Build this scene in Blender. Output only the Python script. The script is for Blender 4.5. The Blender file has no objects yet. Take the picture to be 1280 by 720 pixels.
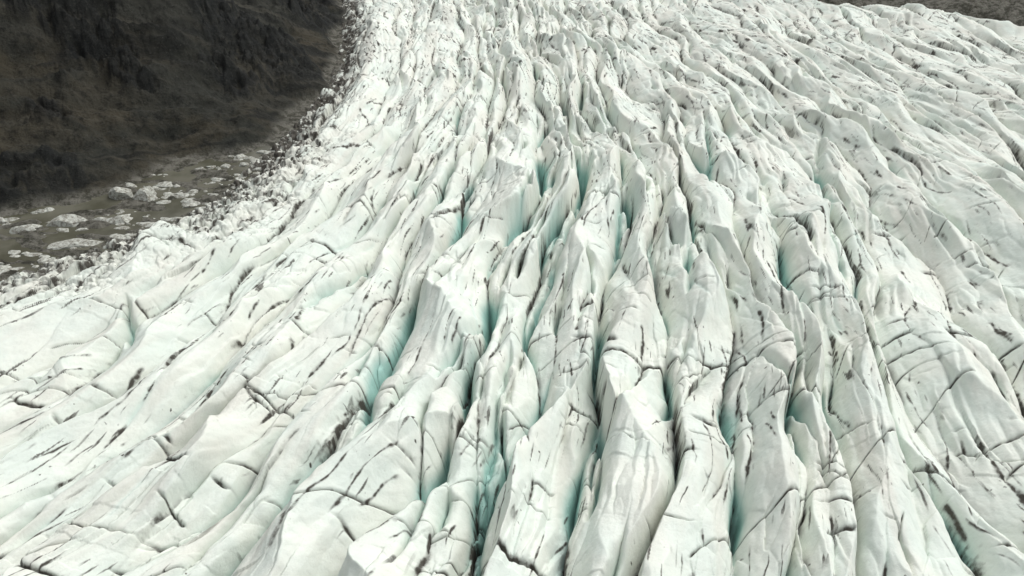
import bpy, math, numpy as np
from mathutils import Vector
F=np.float32
scene=bpy.context.scene
scene.view_settings.view_transform='Standard'
try: scene.view_settings.look='None'
except Exception: pass
scene.view_settings.exposure=0

# ------------------------------------------------------------ noise
def _hash(ix,iy,seed):
    h=(ix.astype(np.int64)*374761393+iy.astype(np.int64)*668265263+seed*974634777)&0xffffffff
    h=((h^(h>>13))*1274126177)&0xffffffff
    h=h^(h>>16)
    return h
def _r(h,k=0):
    h=(h*(2654435761+2*k*7919)+k*97531)&0xffffffff
    h=((h^(h>>15))*2246822519)&0xffffffff
    return (((h^(h>>13))&0xffffff)/16777216.0).astype(F)
_rs=np.random.RandomState(7)
_P=_rs.permutation(4096).astype(np.int32)
_A=_rs.rand(4096)*6.2831853
_GX=np.cos(_A).astype(F);_GY=np.sin(_A).astype(F)
def noise(x,y,seed=0):
    x=np.asarray(x,F);y=np.asarray(y,F)
    x,y=np.broadcast_arrays(x,y)
    x0=np.floor(x);y0=np.floor(y)
    fx=x-x0;fy=y-y0
    ix=x0.astype(np.int32)+seed*131;iy=y0.astype(np.int32)+seed*57
    sx=fx*fx*fx*(fx*(fx*6-15)+10);sy=fy*fy*fy*(fy*(fy*6-15)+10)
    pa=_P[ix&4095];pb=_P[(ix+1)&4095]
    def g(p,a,b):
        k=_P[(p+iy+b)&4095]
        return _GX[k]*(fx-a)+_GY[k]*(fy-b)
    n0=g(pa,0,0)*(1-sx)+g(pb,1,0)*sx
    n1=g(pa,0,1)*(1-sx)+g(pb,1,1)*sx
    return ((n0*(1-sy)+n1*sy)*1.5).astype(F)
def fbm(x,y,seed=0,o=4):
    s=0;a=1.0
    for i in range(o):
        s=s+a*noise(x*2**i+i*17.3,y*2**i-i*9.1,seed+i*31);a*=.5
    return s
def voro(x,y,seed,jit=.85):
    ix=np.floor(x).astype(np.int64);iy=np.floor(y).astype(np.int64)
    f1=np.full(x.shape,9,F);f2=np.full(x.shape,9,F)
    hid=np.zeros(x.shape,np.int64);dx=np.zeros(x.shape,F)
    for a in (-1,0,1):
        for b in (-1,0,1):
            h=_hash(ix+a,iy+b,seed)
            cx=ix+a+.5+(_r(h,1)-.5)*jit;cy=iy+b+.5+(_r(h,2)-.5)*jit
            ex=(x-cx).astype(F);ey=(y-cy).astype(F)
            d=np.sqrt(ex*ex+ey*ey)
            m=d<f1
            f2=np.where(m,f1,np.minimum(f2,d))
            f1=np.where(m,d,f1);hid=np.where(m,h,hid);dx=np.where(m,ex,dx)
    return f1,f2,hid,dx
def ss(a,b,x):
    t=np.clip((x-a)/(b-a),0,1);return t*t*(3-2*t)
def ridges(U,V,w,seed,wob=.3,vl=60):
    """long blades: jittered strips whose borders wander along the flow"""
    x=U/w;k=np.floor(x)
    def bd(j):
        h=_r(_hash(j.astype(np.int64),np.zeros(j.shape,np.int64),seed),3)
        return j+(h-.5)*.7+wob*noise(j*5.37,V/vl,seed+1)
    B=[bd(k+j) for j in (-1,0,1,2)]
    lo=B[0];hi=B[1];cid=k-1
    for j in (1,2):
        m=x>=B[j]
        lo=np.where(m,B[j],lo);hi=np.where(m,B[j+1],hi);cid=np.where(m,k+j-1,cid)
    wd=np.maximum(hi-lo,.12)
    p=np.clip((x-lo)/wd,0,1)
    return cid,p,p*wd*w,(1-p)*wd*w,wd

def grid_mesh(name,X,Y,Z,attrs,keep=None):
    r,c=X.shape
    me=bpy.data.meshes.new(name)
    idx=np.arange(r*c,dtype=np.int32).reshape(r,c)
    q=np.stack([idx[:-1,:-1],idx[:-1,1:],idx[1:,1:],idx[1:,:-1]],-1).reshape(-1,4)
    co=np.stack([X,Y,Z],-1).reshape(-1,3).astype(F)
    at={k:v.reshape(-1).astype(F) for k,v in attrs.items()}
    if keep is not None:
        k=keep.reshape(-1)[q].any(1);q=q[k]
        used=np.zeros(r*c,bool);used[q.ravel()]=True
        remap=np.cumsum(used)-1
        q=remap[q].astype(np.int32);co=co[used];at={k2:v[used] for k2,v in at.items()}
    me.vertices.add(len(co));me.vertices.foreach_set('co',co.ravel())
    me.loops.add(q.size);me.loops.foreach_set('vertex_index',q.ravel().astype(np.int32))
    me.polygons.add(len(q));me.polygons.foreach_set('loop_start',(np.arange(len(q))*4).astype(np.int32))
    me.polygons.foreach_set('use_smooth',np.ones(len(q),bool))
    me.update(calc_edges=True)
    for k2,v in at.items():
        a=me.attributes.new(k2,'FLOAT','POINT');a.data.foreach_set('value',v)
    ob=bpy.data.objects.new(name,me);scene.collection.objects.link(ob)
    return ob

# ------------------------------------------------------------ site plan (metres)
def sdist(X,Y,pts):
    P=np.array(pts,float);P=P[np.argsort(P[:,1])]
    d=np.full(X.shape,1e9,F)
    for (ax,ay),(bx,by) in zip(P[:-1],P[1:]):
        vx,vy=bx-ax,by-ay
        t=np.clip(((X-ax)*vx+(Y-ay)*vy)/(vx*vx+vy*vy),0,1)
        d=np.minimum(d,np.hypot(X-ax-t*vx,Y-ay-t*vy).astype(F))
    return np.where(X>np.interp(Y,P[:,1],P[:,0]),d,-d)
k=1.03
MOUNT=[(-900*k,60),(-420*k,150*k),(-240*k,211*k),(-183*k,235*k),(-160*k,248*k),(-147*k,278*k),(-118*k,293*k),(-106*k,320*k),(-97*k,376*k),(-108*k,470*k),(-131*k,590*k),(-190*k,900*k),(-420,2500)]
ICE=[(-900*k,10),(-420*k,100*k),(-270*k,138*k),(-210*k,162*k),(-163*k,187*k),(-142*k,205*k),(-116*k,233*k),(-108*k,262*k),(-103*k,289*k),(-100*k,318*k),(-96*k,376*k),(-107*k,470*k),(-130*k,590*k),(-189*k,900*k),(-420,2500)]
RIGHT=[(900,300),(500,440),(350,528),(240,602),(190,680),(160,800),(160,1200),(300,2500)]
# main crevasses (plan positions, depth, half width)
CREV=[([(34,299),(24,238),(17,214),(9.6,185),(3,164)],9.5,2.0),
      ([(0,157),(-5,119),(-7,80)],10,1.9),
      ([(23,143),(20,114),(15,97)],9.5,1.4),
      ([(89,330),(84,290),(74,250)],10,2.0),
      ([(136,309),(116,245),(107,212),(104,190)],9,2.2),
      ([(60,216),(52,178)],9.5,1.9),
      ([(-114,181),(-103,157)],7,1.3),
      ([(-35,156),(-34,119),(-46,96)],7.5,1.7),
      ([(-3,184),(-9,166),(-20,140)],8,1.8),
      ([(-68,190),(-86,160),(-101,138)],5,1.4),
      ([(46,262),(38,228),(33,200)],7,1.3),
      ([(9,262),(4,236),(-4,214)],7,1.4),
      ([(-44,214),(-58,182),(-66,160)],5,1.3),
      ([(-12,128),(-18,104),(-22,84)],5.5,1.1),
      ([(64,152),(68,128),(66,104)],4.5,.9)]
YS=np.array([40,85.6,102.7,150.2,214,281.8,363,590,1200,2600],float)
XP=np.array([-137,-99,-59,-19,13,43,76,113,166,244],float)
LN=np.array([
 [-275,-214,-207,-180,-137,-109,-99,-123,-210,-400],
 [-205,-168,-156,-127,-99,-81,-65,-86,-150,-300],
 [-140,-113,-102,-80,-59,-46,-32,-49,-90,-200],
 [-78,-62,-54,-37,-19,-10,-4,-18,-45,-120],
 [-18,-12,-8,-1,13,25,24,6,-10,-50],
 [10,15,20,31,43,49.5,44.5,31,25,0],
 [48,57,61,72,76,81,77,61,60,50],
 [88,99,97,100,113,125,117,98,95,100],
 [150,165,163,165,166,168,162,147,140,150],
 [250,268,262,255,244,234,227,221,200,250]],float)
def flow_u(X,Y):
    yr=Y[:,0];ys=YS;U=np.zeros(X.shape,F);cols=[]
    for l in LN:
        s=np.gradient(l,ys)
        i=np.clip(np.searchsorted(ys,yr)-1,0,len(ys)-2)
        h=ys[i+1]-ys[i];t=np.clip((yr-ys[i])/h,0,1)
        cols.append((2*t**3-3*t**2+1)*l[i]+(t**3-2*t**2+t)*h*s[i]+(-2*t**3+3*t**2)*l[i+1]+(t**3-t**2)*h*s[i+1])
    C=np.stack(cols,1)
    for r in range(len(yr)):
        c=C[r]
        xp=np.concatenate([[c[0]-600],c,[c[-1]+900]]);fp=np.concatenate([[XP[0]-500],XP,[XP[-1]+800]])
        U[r]=np.interp(X[r],xp,fp)
    return U

# ------------------------------------------------------------ glacier
R,C=1600,1620
t=np.linspace(0,1,R)
yr=56*np.exp(t*math.log(1050/56.))
s=np.linspace(-1,1,C)
W=64+0.76*yr
X=(s[None,:]*W[:,None]).astype(F);Y=np.repeat(yr[:,None],C,1).astype(F)
cell=(2*W/C)[:,None].astype(F)
u=flow_u(X,Y);v=Y
dg=sdist(X,Y,ICE);dr=sdist(X,Y,RIGHT)
u0=u
wl=6*noise(u/60,v/85,1)+2.0*noise(u/24,v/46,2)
ws=.8*noise(u/7.5,v/18,3)+.28*noise(u/2.6,v/6,4)+.1*noise(u/.9,v/2.2,45)
cen=np.exp(-((u0-18)/66)**2)
rgt=ss(50,110,u0)
far=ss(230,430,Y);lowr=ss(210,110,Y)
macro=4.4*noise(u/48,v/130,7)+3.0*noise(u/26,v/62,8)
U1=u+wl+ws
c1,p1,L1,R1,wd1=ridges(U1,v,15.0,11,.42,46)
def per(c,a,vl,seed): return noise(c*7.31+.37,v/vl+c*3.3,seed)
A=(3.5+3.2*cen+.8*rgt)*(1-.45*far)*(1+.9*per(c1,0,50,13))
pk=np.clip(.5+.95*per(c1,0,50,14),.07,.93)
tri=np.where(p1<pk,p1/pk,(1-p1)/(1-pk))
rnd=np.clip(.45+1.2*per(c1,0,36,15),0,1)
prof=tri*(1-rnd)+(1-(1-tri)**2.)*rnd
body=A*(prof*1.35-.6)*np.minimum(wd1*1.1,1.3)+2.0*per(c1,0,36,16)*(.5+cen)*(1-.4*far)
def opening(b,vl,seed,bias): return ss(-.02+bias,.45+bias,noise(b*9.13+.7,v/vl+b*2.7,seed))
oL=opening(c1,26,17,.17-.2*cen+.12*far);oR=opening(c1+1,26,17,.17-.2*cen+.12*far)
def cut(d,o,w0,w1,pw=1.15): return o*np.exp(-(d/(w0+w1*o))**pw)
cr1=np.maximum(cut(L1,oL,.4,1.2),cut(R1,oR,.4,1.2))
e1=np.minimum(L1,R1)
body=body-(2.3+6.2*cen+1.0*rgt)*cr1-.7*np.exp(-e1/.6)
# --- second family, crossing the first at a small angle
U2=u+wl*.4+ws*1.1+4.5*noise(u/32+9,v/48,5)+.05*v*noise(u/70,v/120,46)
c2,p2,L2,R2_,wd2=ridges(U2,v,6.8,21,.48,29)
pk=np.clip(.5+1.0*per(c2,0,29,24),.05,.95)
tri=np.where(p2<pk,p2/pk,(1-p2)/(1-pk))
m2=ss(-.22,.42,noise(u/20,v/38,22)+.3*(cen-.38)+.02*far-.06*rgt)
A2=(.28+2.6*m2)*(1+.9*per(c2,0,24,23))*(1-.3*far)
b2=A2*((.5*tri+.5*(1-(1-tri)**1.7))-.5)*np.minimum(wd2*1.1,1.4)+1.15*m2*per(c2,0,18,25)*(1-.4*far)
o2L=opening(c2,15,27,.2-.22*cen);o2R=opening(c2+1,15,27,.2-.22*cen)
cr2=np.maximum(cut(L2,o2L,.2,.55),cut(R2_,o2R,.2,.55))
e2=np.minimum(L2,R2_)
b2=b2-(.6+3.6*m2*(.35+cen))*cr2
# --- third family : thin splinters
U3=u+wl*.7+ws*1.1-3*noise(u/20+5,v/34,91)
c3,p3,L3,R3,wd3=ridges(U3,v,2.5,93,.6,15)
m5=ss(.06,.44,noise(u/13,v/28,94)+.15*cen)
b5=m5*((.7*(1-np.abs(2*p3-1)))+.7*per(c3,0,12,95))*(1-.4*far)
e3l=np.minimum(L3,R3)
g1,g2,h3,gx=voro((u+ws+wl)/3.6+40,v/11,61)
m4=ss(.05,.5,noise(u/14,v/26,62)+.06*far)
b3=m4*((_r(h3,5)-.5)*1.0+(_r(h3,6)-.5)*1.4*gx-.4*np.exp(-(g2-g1)*6))
# --- transverse fractures : straight, stopping at the blade borders
off=_r(_hash(np.floor(c1).astype(np.int64),np.zeros(c1.shape,np.int64),97),2)*9
tv=v+.22*u+off+1.6*noise(u/13,v/14,31)+.35*noise(u/2.2,v/3,34)
ct,pt,Lt,Rt,wt_=ridges(tv,u,6.5,33,.5,16)
e3=np.minimum(Lt,Rt)
m3=ss(.08,.34,noise(u/26,v/18,36)+.27*lowr-.08-.1*far)*ss(-.15,.15,noise(ct*3.1+(pt>.5)*3.1,U1/9,98)+.05)
blk=_r(_hash(np.floor(ct).astype(np.int64),np.floor(c1).astype(np.int64),99),2)-.5
step=m3*(blk*.9+.8*(pt-.5)*blk*2)
tv2=v-.75*u+2*noise(u/11,v/14,37)
cq,pq,Lq,Rq,_=ridges(tv2,u,15,38,.5,16)
e4=np.minimum(Lq,Rq)
m6=ss(.2,.4,noise(u/16,v/14,39)+.12*lowr)
w3=np.maximum(.2,.5*cell)*(.7+.9*np.clip(noise(u/5,v/6,35)+.4,0,1.2))
crk=np.maximum(m3*np.exp(-(e3/(w3*1.45))**1.5),m6*np.exp(-(e4/(w3*1.2))**1.5))
fine=.18*fbm(u/2.6,v/5,41,4)+.38*noise(u/8,v/14,43)
z=macro+body+b2+b3+b5+step-1.1*crk+fine
# --- main crevasses
mj=np.zeros(X.shape,F)
wx=X+1.1*noise(X/5,Y/11,65)+.4*noise(X/1.8,Y/3.8,66)
for pts,dp,hw in CREV:
    P=np.array(pts,float);n=len(P);seg=np.hypot(*(P[1:]-P[:-1]).T);tot=seg.sum();acc=0
    bd=np.full(X.shape,1e9,F);sg=np.zeros(X.shape,F);al=np.zeros(X.shape,F)
    for i in range(n-1):
        ax,ay=P[i];vx,vy=P[i+1]-P[i]
        tt=np.clip(((wx-ax)*vx+(Y-ay)*vy)/(vx*vx+vy*vy),0,1)
        d=np.hypot(wx-ax-tt*vx,Y-ay-tt*vy)
        m=d<bd;bd=np.where(m,d,bd);al=np.where(m,(acc+tt*seg[i])/tot,al)
        sg=np.where(m,np.sign(-(vx*(Y-ay)-vy*(wx-ax))),sg);acc+=seg[i]
    tp=np.clip(np.sin(np.clip(al,0,1)*math.pi),0,1)**.5*(.8+.6*noise(al*tot/12,al*0+dp*3.7+hw,67))
    sgn=sg*-1
    g=np.exp(-(bd/(hw*(.25+.75*tp)))**1.4)*tp
    z=z-dp*g+tp*2.4*np.exp(-(bd/6.5)**1.2)*np.where(sgn>0,1,.4)
    mj=np.maximum(mj,np.maximum(g,.7*tp*np.exp(-bd/2.6)))
# broken margin
mg=ss(50,6,dg)*ss(345,270,Y)*ss(145,185,Y)+.7*ss(24,2,dg)*ss(200,260,Y)
mg=np.clip(mg*(1.1+1.3*noise(X/11,Y/11,52)),0,1)
b1,bb,h4,_=voro(X/3.4+.4*noise(X/3,Y/3,50),Y/3.4+.3*noise(X/2,Y/2,53),51)
b6,b7,h6,_=voro(X/1.5,Y/1.5,54)
chunk=(_r(h4,5)-.4)*2.6-1.5*np.exp(-(bb-b1)*5)+(_r(h6,5)-.5)*.9
z=z*(1-.8*mg)+chunk*mg
base=-4.9*ss(24,0,dg)-np.clip(-dg,0,40)*1.4+.010*np.clip(Y-450,0,9e9)
base=base-4*ss(-30,0,dr)-np.clip(dr,0,40)*1.2
z=z+base
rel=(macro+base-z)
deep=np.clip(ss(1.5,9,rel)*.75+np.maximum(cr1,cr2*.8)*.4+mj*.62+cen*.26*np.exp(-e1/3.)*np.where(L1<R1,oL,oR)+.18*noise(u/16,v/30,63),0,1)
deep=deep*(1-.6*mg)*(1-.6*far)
wd=np.maximum(.17,.42*cell);fd=(.17/wd)**.15
mA=ss(-.18,.1,noise(c1*3.3+p1.round()*3.3,v/15,73));mB=ss(-.14,.14,noise(c2*5.1+p2.round()*5.1,v/12,74))
mD=ss(.0,.25,noise(c3*4.1+p3.round()*4.1,v/9,99))
mC=ss(-.35,.12,noise(u/24,v/40,79)+.08)
oN=np.where(L1<R1,oL,oR)
wn=.45+1.1*np.clip(noise(u/2,v/6,82)+.4,0,1)
gr=.65+.8*np.clip(fbm(u/1.1,v/1.8,83,3)+.4,0,1)
dirt=.92*np.exp(-(e1/(wd*2.3*wn))**1.8)*mA*(1-.45*oN)
dirt=np.maximum(dirt,.92*np.exp(-(e2/(wd*1.9*wn))**1.8)*mB*mC)
dirt=np.maximum(dirt,.85*np.exp(-(e3l/(wd*1.2*wn))**1.8)*mD*ss(-.05,.3,noise(u/18,v/30,92)+.08))
dirt=dirt*gr
dirt=np.maximum(dirt,crk*np.clip(wn,.65,1))
halo=np.exp(-e1/1.3)*mA*.85+np.exp(-e2/.8)*.7*mB*mC+np.exp(-e3/.8)*m3
sp=fbm(u/.8,v/1.6,71,3)
dirt=np.maximum(dirt,ss(.15,.85,sp)*np.clip(halo,0,1)*.8)
blot=ss(.0,.5,fbm(u/9,v/18,72,2))
st=noise((u+wl)/.7,v/9,75)
dirt=np.maximum(dirt,ss(.44,.62,st)*blot*.72)
dirt=np.maximum(dirt,ss(.75,1.0,fbm(X/1.1,Y/1.4,76,2))*blot*.9)
sq=noise((u+.35*v)/1.4,(v-.6*u)/10,80)
dirt=np.maximum(dirt,ss(.38,.52,sq)*ss(-.15,.25,noise(u/22,v/30,81))*far*.9)
dirt=dirt*(1-.3*mj)*fd+mg*ss(-.3,.7,fbm(X/2.5,Y/2.5,77,3)+.5*ss(22,0,dg))*.75
dirt=dirt+ss(26,0,dg)*ss(250,330,Y)*(.2+.6*ss(-.1,.5,fbm(X/4,Y/8,85,3)))
silt=np.clip(ss(.0,.8,fbm(u/6,v/80,78,3)+.15*far)+.5*np.exp(-e1/1.5)*mC+.7*mg,0,1)
keep=(dg>-22)&(dr<30)
gl=grid_mesh('glacier',X,Y,z,dict(dirt=np.clip(dirt,0,1),deep=deep,silt=silt),keep)

# ------------------------------------------------------------ bedrock: valley sides
R2,C2=1050,1250
yr=45*np.exp(np.linspace(0,1,R2)*math.log(3500/45.))
s=np.interp(np.linspace(0,1,C2),[0,.08,.78,.87,1],[-1,-.58,-.07,.1,1])
W=260+1.35*yr
X=(s[None,:]*W[:,None]).astype(F);Y=np.repeat(yr[:,None],C2,1).astype(F)
wx=X+9*noise(X/45,Y/45,101)+3*noise(X/14,Y/14,102);wy=Y+9*noise(X/45,Y/45,103)
dm=-sdist(wx,wy,MOUNT);dg=sdist(X,Y,ICE);dr=sdist(wx,wy,RIGHT)
al=Y*.8-X*.35
gul=fbm(al/80+dm/160,dm/260,110,4);gul2=np.abs(fbm(al/26+dm/50,dm/110,115,4))
rill=fbm(al/7+dm/40,dm/60,118,3)
rock=fbm(X/16,Y/16,120,6)
up=np.clip(dm,0,9e9)
lim=700*(1-np.exp(-up*.62/700))
crag=ss(-.05,.4,fbm(X/60,Y/60,130,3)+.3*ss(320,430,Y))
zm=lim+np.clip(up,0,60)/60*(gul*15-gul2*10)+np.clip(up,0,12)/12*(rock*(2+2.6*crag)+rill*1.3)+rock*.5
cr_=np.abs(fbm(X/11,Y/11,131,6))
zm=zm+crag*np.clip(up,0,30)/30*cr_*8
upr=np.clip(dr,0,9e9)
zr=400*(1-np.exp(-upr*.5/400))+np.clip(upr,0,40)/40*(fbm(X/60,Y/60,140,5)*14)
bump=1.5*fbm(X/15,Y/7,150,5)
floor=-5.35+bump-16*ss(2,14,dg)
shore=-4.7+bump*.4
bl_=ss(-7,0,dm)
zb=np.where(dm>0,shore+zm,np.where(dr>0,-6+zr,floor*(1-bl_)+shore*bl_))
mt=grid_mesh('mountain_slope',X,Y,zb,dict(crag=crag*ss(0,.5,cr_+.15),gully=gul,streak=gul2,rill=rill,wet=ss(5,-1,dm)))

# ------------------------------------------------------------ meltwater
IP=np.array(sorted(ICE,key=lambda p:p[1]));MP=np.array(sorted(MOUNT,key=lambda p:p[1]))
ys=np.linspace(130,335,60);vs=[];fs=[]
for i,y in enumerate(ys):
    xi=np.interp(y,IP[:,1],IP[:,0])+7;xm=np.interp(y,MP[:,1],MP[:,0])-12
    vs+= [(min(xm,xi-8),y,-5.2),(xi,y,-5.2)]
    if i: fs.append((2*i-2,2*i-1,2*i+1,2*i))
me=bpy.data.meshes.new('meltwater_pool');me.from_pydata(vs,[],fs)
water=bpy.data.objects.new('meltwater_pool',me);scene.collection.objects.link(water)

# ------------------------------------------------------------ ice blocks
import bmesh,random
rng=random.Random(5)
def berg(bm,cx,cy,cz,sx,sy,sz,rot,sub,seed):
    ret=bmesh.ops.create_icosphere(bm,subdivisions=sub,radius=1)
    rr=random.Random(seed)
    cuts=[(Vector((rr.uniform(-1,1),rr.uniform(-1,1),rr.uniform(-.2,1))).normalized(),rr.uniform(.5,.85)) for _ in range(9)]
    P=np.array([vv.co[:] for vv in ret['verts']])
    n=fbm(P[:,0]*1.3+seed*3.1,P[:,1]*1.3+P[:,2]*1.1,seed%40,3)
    c,s_=math.cos(rot),math.sin(rot)
    for i,vv in enumerate(ret['verts']):
        p=vv.co*(1+.3*float(n[i]))
        for nn,dd in cuts:
            o=p.dot(nn)-dd
            if o>0:p=p-nn*o*.92
        x,y,zz=p.x*sx,p.y*sy,p.z*sz
        vv.co=(cx+x*c-y*s_,cy+x*s_+y*c,cz+zz)
def finish(bm,name,mat):
    me=bpy.data.meshes.new(name);bm.to_mesh(me);bm.free()
    me.materials.append(mat)
    ob=bpy.data.objects.new(name,me);scene.collection.objects.link(ob);return ob

# ------------------------------------------------------------ materials
def newmat(name):
    m=bpy.data.materials.new(name);m.use_nodes=True;nt=m.node_tree
    return m,nt,nt.nodes['Principled BSDF']
def N(nt,t,**kw):
    n=nt.nodes.new(t)
    for a,b in kw.items():setattr(n,a,b)
    return n
def mixc(nt,fac,a,b,mode='MIX'):
    n=N(nt,'ShaderNodeMix',data_type='RGBA',blend_type=mode)
    for sock,val in ((n.inputs[0],fac),(n.inputs[6],a),(n.inputs[7],b)):
        if hasattr(val,'links'):nt.links.new(val,sock)
        else: sock.default_value=val
    return n.outputs[2]
def math_(nt,op,a,b=0.0,clamp=False):
    n=N(nt,'ShaderNodeMath',operation=op,use_clamp=clamp)
    for i,val in enumerate((a,b)):
        if hasattr(val,'links'):nt.links.new(val,n.inputs[i])
        else:n.inputs[i].default_value=val
    return n.outputs[0]
def attr(nt,name): return N(nt,'ShaderNodeAttribute',attribute_name=name).outputs['Fac']
def tex(nt,scale,detail=5,rough=.6):
    tc=N(nt,'ShaderNodeTexCoord');n=N(nt,'ShaderNodeTexNoise')
    n.inputs['Scale'].default_value=scale;n.inputs['Detail'].default_value=detail;n.inputs['Roughness'].default_value=rough
    nt.links.new(tc.outputs['Object'],n.inputs[0])
    return n.outputs['Fac']
def ramp(nt,f,a,b):
    n=N(nt,'ShaderNodeMapRange',interpolation_type='SMOOTHSTEP')
    nt.links.new(f,n.inputs[0]);n.inputs[1].default_value=a;n.inputs[2].default_value=b
    return n.outputs[0]
def bump_(nt,b,h,st,dist):
    n=N(nt,'ShaderNodeBump');n.inputs['Strength'].default_value=st;n.inputs['Distance'].default_value=dist
    nt.links.new(h,n.inputs['Height']);nt.links.new(n.outputs[0],b.inputs['Normal'])

def ice_material(name,attrs=True):
    m,nt,b=newmat(name)
    n1=tex(nt,.9,7,.7);n2=tex(nt,.06,4,.55);n3=tex(nt,3.2,5,.7)
    if attrs:
        col=mixc(nt,ramp(nt,n2,.35,.65),(.79,.825,.755,1),(.72,.79,.73,1))
        dp=attr(nt,'deep');di=attr(nt,'dirt');si=attr(nt,'silt')
        col=mixc(nt,math_(nt,'MULTIPLY',si,.40),col,(.66,.63,.565,1))
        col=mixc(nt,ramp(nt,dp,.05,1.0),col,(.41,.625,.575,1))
        d=math_(nt,'MULTIPLY',di,math_(nt,'ADD',math_(nt,'MULTIPLY',n1,1.4),.3),True)
        d=ramp(nt,d,.05,.88)
        col=mixc(nt,d,col,(.075,.070,.060,1))
        g=ramp(nt,n3,.54,.78)
        col=mixc(nt,math_(nt,'MULTIPLY',g,.22),col,(.26,.245,.21,1))
    else:
        col=mixc(nt,ramp(nt,n1,.38,.64),(.56,.58,.53,1),(.20,.19,.16,1))
    nt.links.new(col,b.inputs['Base Color'])
    b.inputs['Roughness'].default_value=.75
    b.inputs['Specular IOR Level'].default_value=.18
    bump_(nt,b,n1,.4,.5)
    return m
ice=ice_material('glacier_ice');gl.data.materials.append(ice)
floe=ice_material('floe_ice',False)

m,nt,b=newmat('scree')
n1=tex(nt,.03,7,.62);n2=tex(nt,.22,8,.74);n3=tex(nt,1.1,6,.75)
cr=attr(nt,'crag');gu=attr(nt,'gully');sk=attr(nt,'streak');ri=attr(nt,'rill')
col=mixc(nt,ramp(nt,n1,.40,.60),(.044,.046,.039,1),(.077,.069,.050,1))
col=mixc(nt,ramp(nt,gu,-.1,.5),col,(.056,.057,.049,1))
col=mixc(nt,math_(nt,'MULTIPLY',ramp(nt,ri,.1,.7),.5),col,(.095,.089,.070,1))
col=mixc(nt,math_(nt,'MULTIPLY',ramp(nt,sk,.20,.02),.8),col,(.022,.0235,.022,1))
col=mixc(nt,math_(nt,'MULTIPLY',ramp(nt,cr,.2,.9),.75),col,(.025,.0275,.028,1))
col=mixc(nt,math_(nt,'MULTIPLY',ramp(nt,n2,.48,.64),.7),col,(.014,.015,.0145,1))
col=mixc(nt,math_(nt,'MULTIPLY',ramp(nt,n3,.54,.70),.5),col,(.125,.122,.104,1))
wt=attr(nt,'wet')
col=mixc(nt,math_(nt,'MULTIPLY',wt,.85),col,mixc(nt,ramp(nt,n2,.40,.60),(.075,.074,.058,1),(.27,.262,.225,1)))
nt.links.new(col,b.inputs['Base Color']);b.inputs['Roughness'].default_value=.92
b.inputs['Specular IOR Level'].default_value=.15
bump_(nt,b,n2,1.0,4.0)
mt.data.materials.append(m)

m,nt,b=newmat('silty_water')
n1=tex(nt,.06,4,.6);n3=tex(nt,1.5,3,.6)
nt.links.new(mixc(nt,ramp(nt,n1,.35,.65),(.08,.079,.055,1),(.15,.147,.115,1)),b.inputs['Base Color'])
b.inputs['Roughness'].default_value=.2
bump_(nt,b,n3,.12,.1)
water.data.materials.append(m)

for i,(x,y,sx,sy,sz) in enumerate([(-152,258,5.4,3.8,4.2),(-142,256,4.6,3.8,3.8),(-162,237,8,4,2.6),(-144,238,6,3.2,2.0),(-152,221,9,3.4,1.6),(-174,231,5,3.4,2.0)]):
    bm=bmesh.new();berg(bm,x,y,-5.2+sz*.2,sx,sy,sz,rng.uniform(-.4,.4),4,100+i)
    finish(bm,'iceberg',floe)
bm=bmesh.new();cnt=0
while cnt<460:
    y=rng.uniform(175,305);xi=np.interp(y,IP[:,1],IP[:,0]);xm=np.interp(y,MP[:,1],MP[:,0])
    f=rng.random()**1.3
    x=xi+3-f*min(xi-xm,85)
    if float(noise(x/14.,y/8.,9))<-.1+.4*(f-.3): continue
    sz=.35+2.2*rng.random()**3
    berg(bm,x,y,-5.2,sz*rng.uniform(1.1,2.4),sz,sz*rng.uniform(.25,.7),rng.uniform(-.5,.5),2,cnt);cnt+=1
finish(bm,'ice_floes',floe)

# ------------------------------------------------------------ light
w=bpy.data.worlds.new('World');scene.world=w;w.use_nodes=True;nt=w.node_tree
bg=nt.nodes['Background'];sky=nt.nodes.new('ShaderNodeTexSky');sky.sky_type='NISHITA';sky.sun_disc=False
az=math.radians(55);el=math.radians(56)
sky.sun_elevation=el;sky.sun_rotation=az;sky.dust_density=6;sky.air_density=1.0
hs=nt.nodes.new('ShaderNodeHueSaturation');hs.inputs['Saturation'].default_value=.15
nt.links.new(sky.outputs[0],hs.inputs['Color']);nt.links.new(hs.outputs[0],bg.inputs[0])
bg.inputs[1].default_value=.14
sl=bpy.data.lights.new('sun','SUN');sl.energy=.62;sl.angle=math.radians(40);sl.color=(1,.98,.92)
so=bpy.data.objects.new('sun',sl);scene.collection.objects.link(so)
d=Vector((math.sin(az)*math.cos(el),math.cos(az)*math.cos(el),math.sin(el)))
so.rotation_euler=d.to_track_quat('Z','Y').to_euler()

# ------------------------------------------------------------ camera
cam=bpy.data.cameras.new('camera');cam.sensor_width=36;cam.lens=18/math.tan(math.radians(35));cam.clip_end=20000
co=bpy.data.objects.new('camera',cam);scene.collection.objects.link(co)
co.location=(0,0,120);co.rotation_euler=(math.radians(90-33),0,0)
scene.camera=co
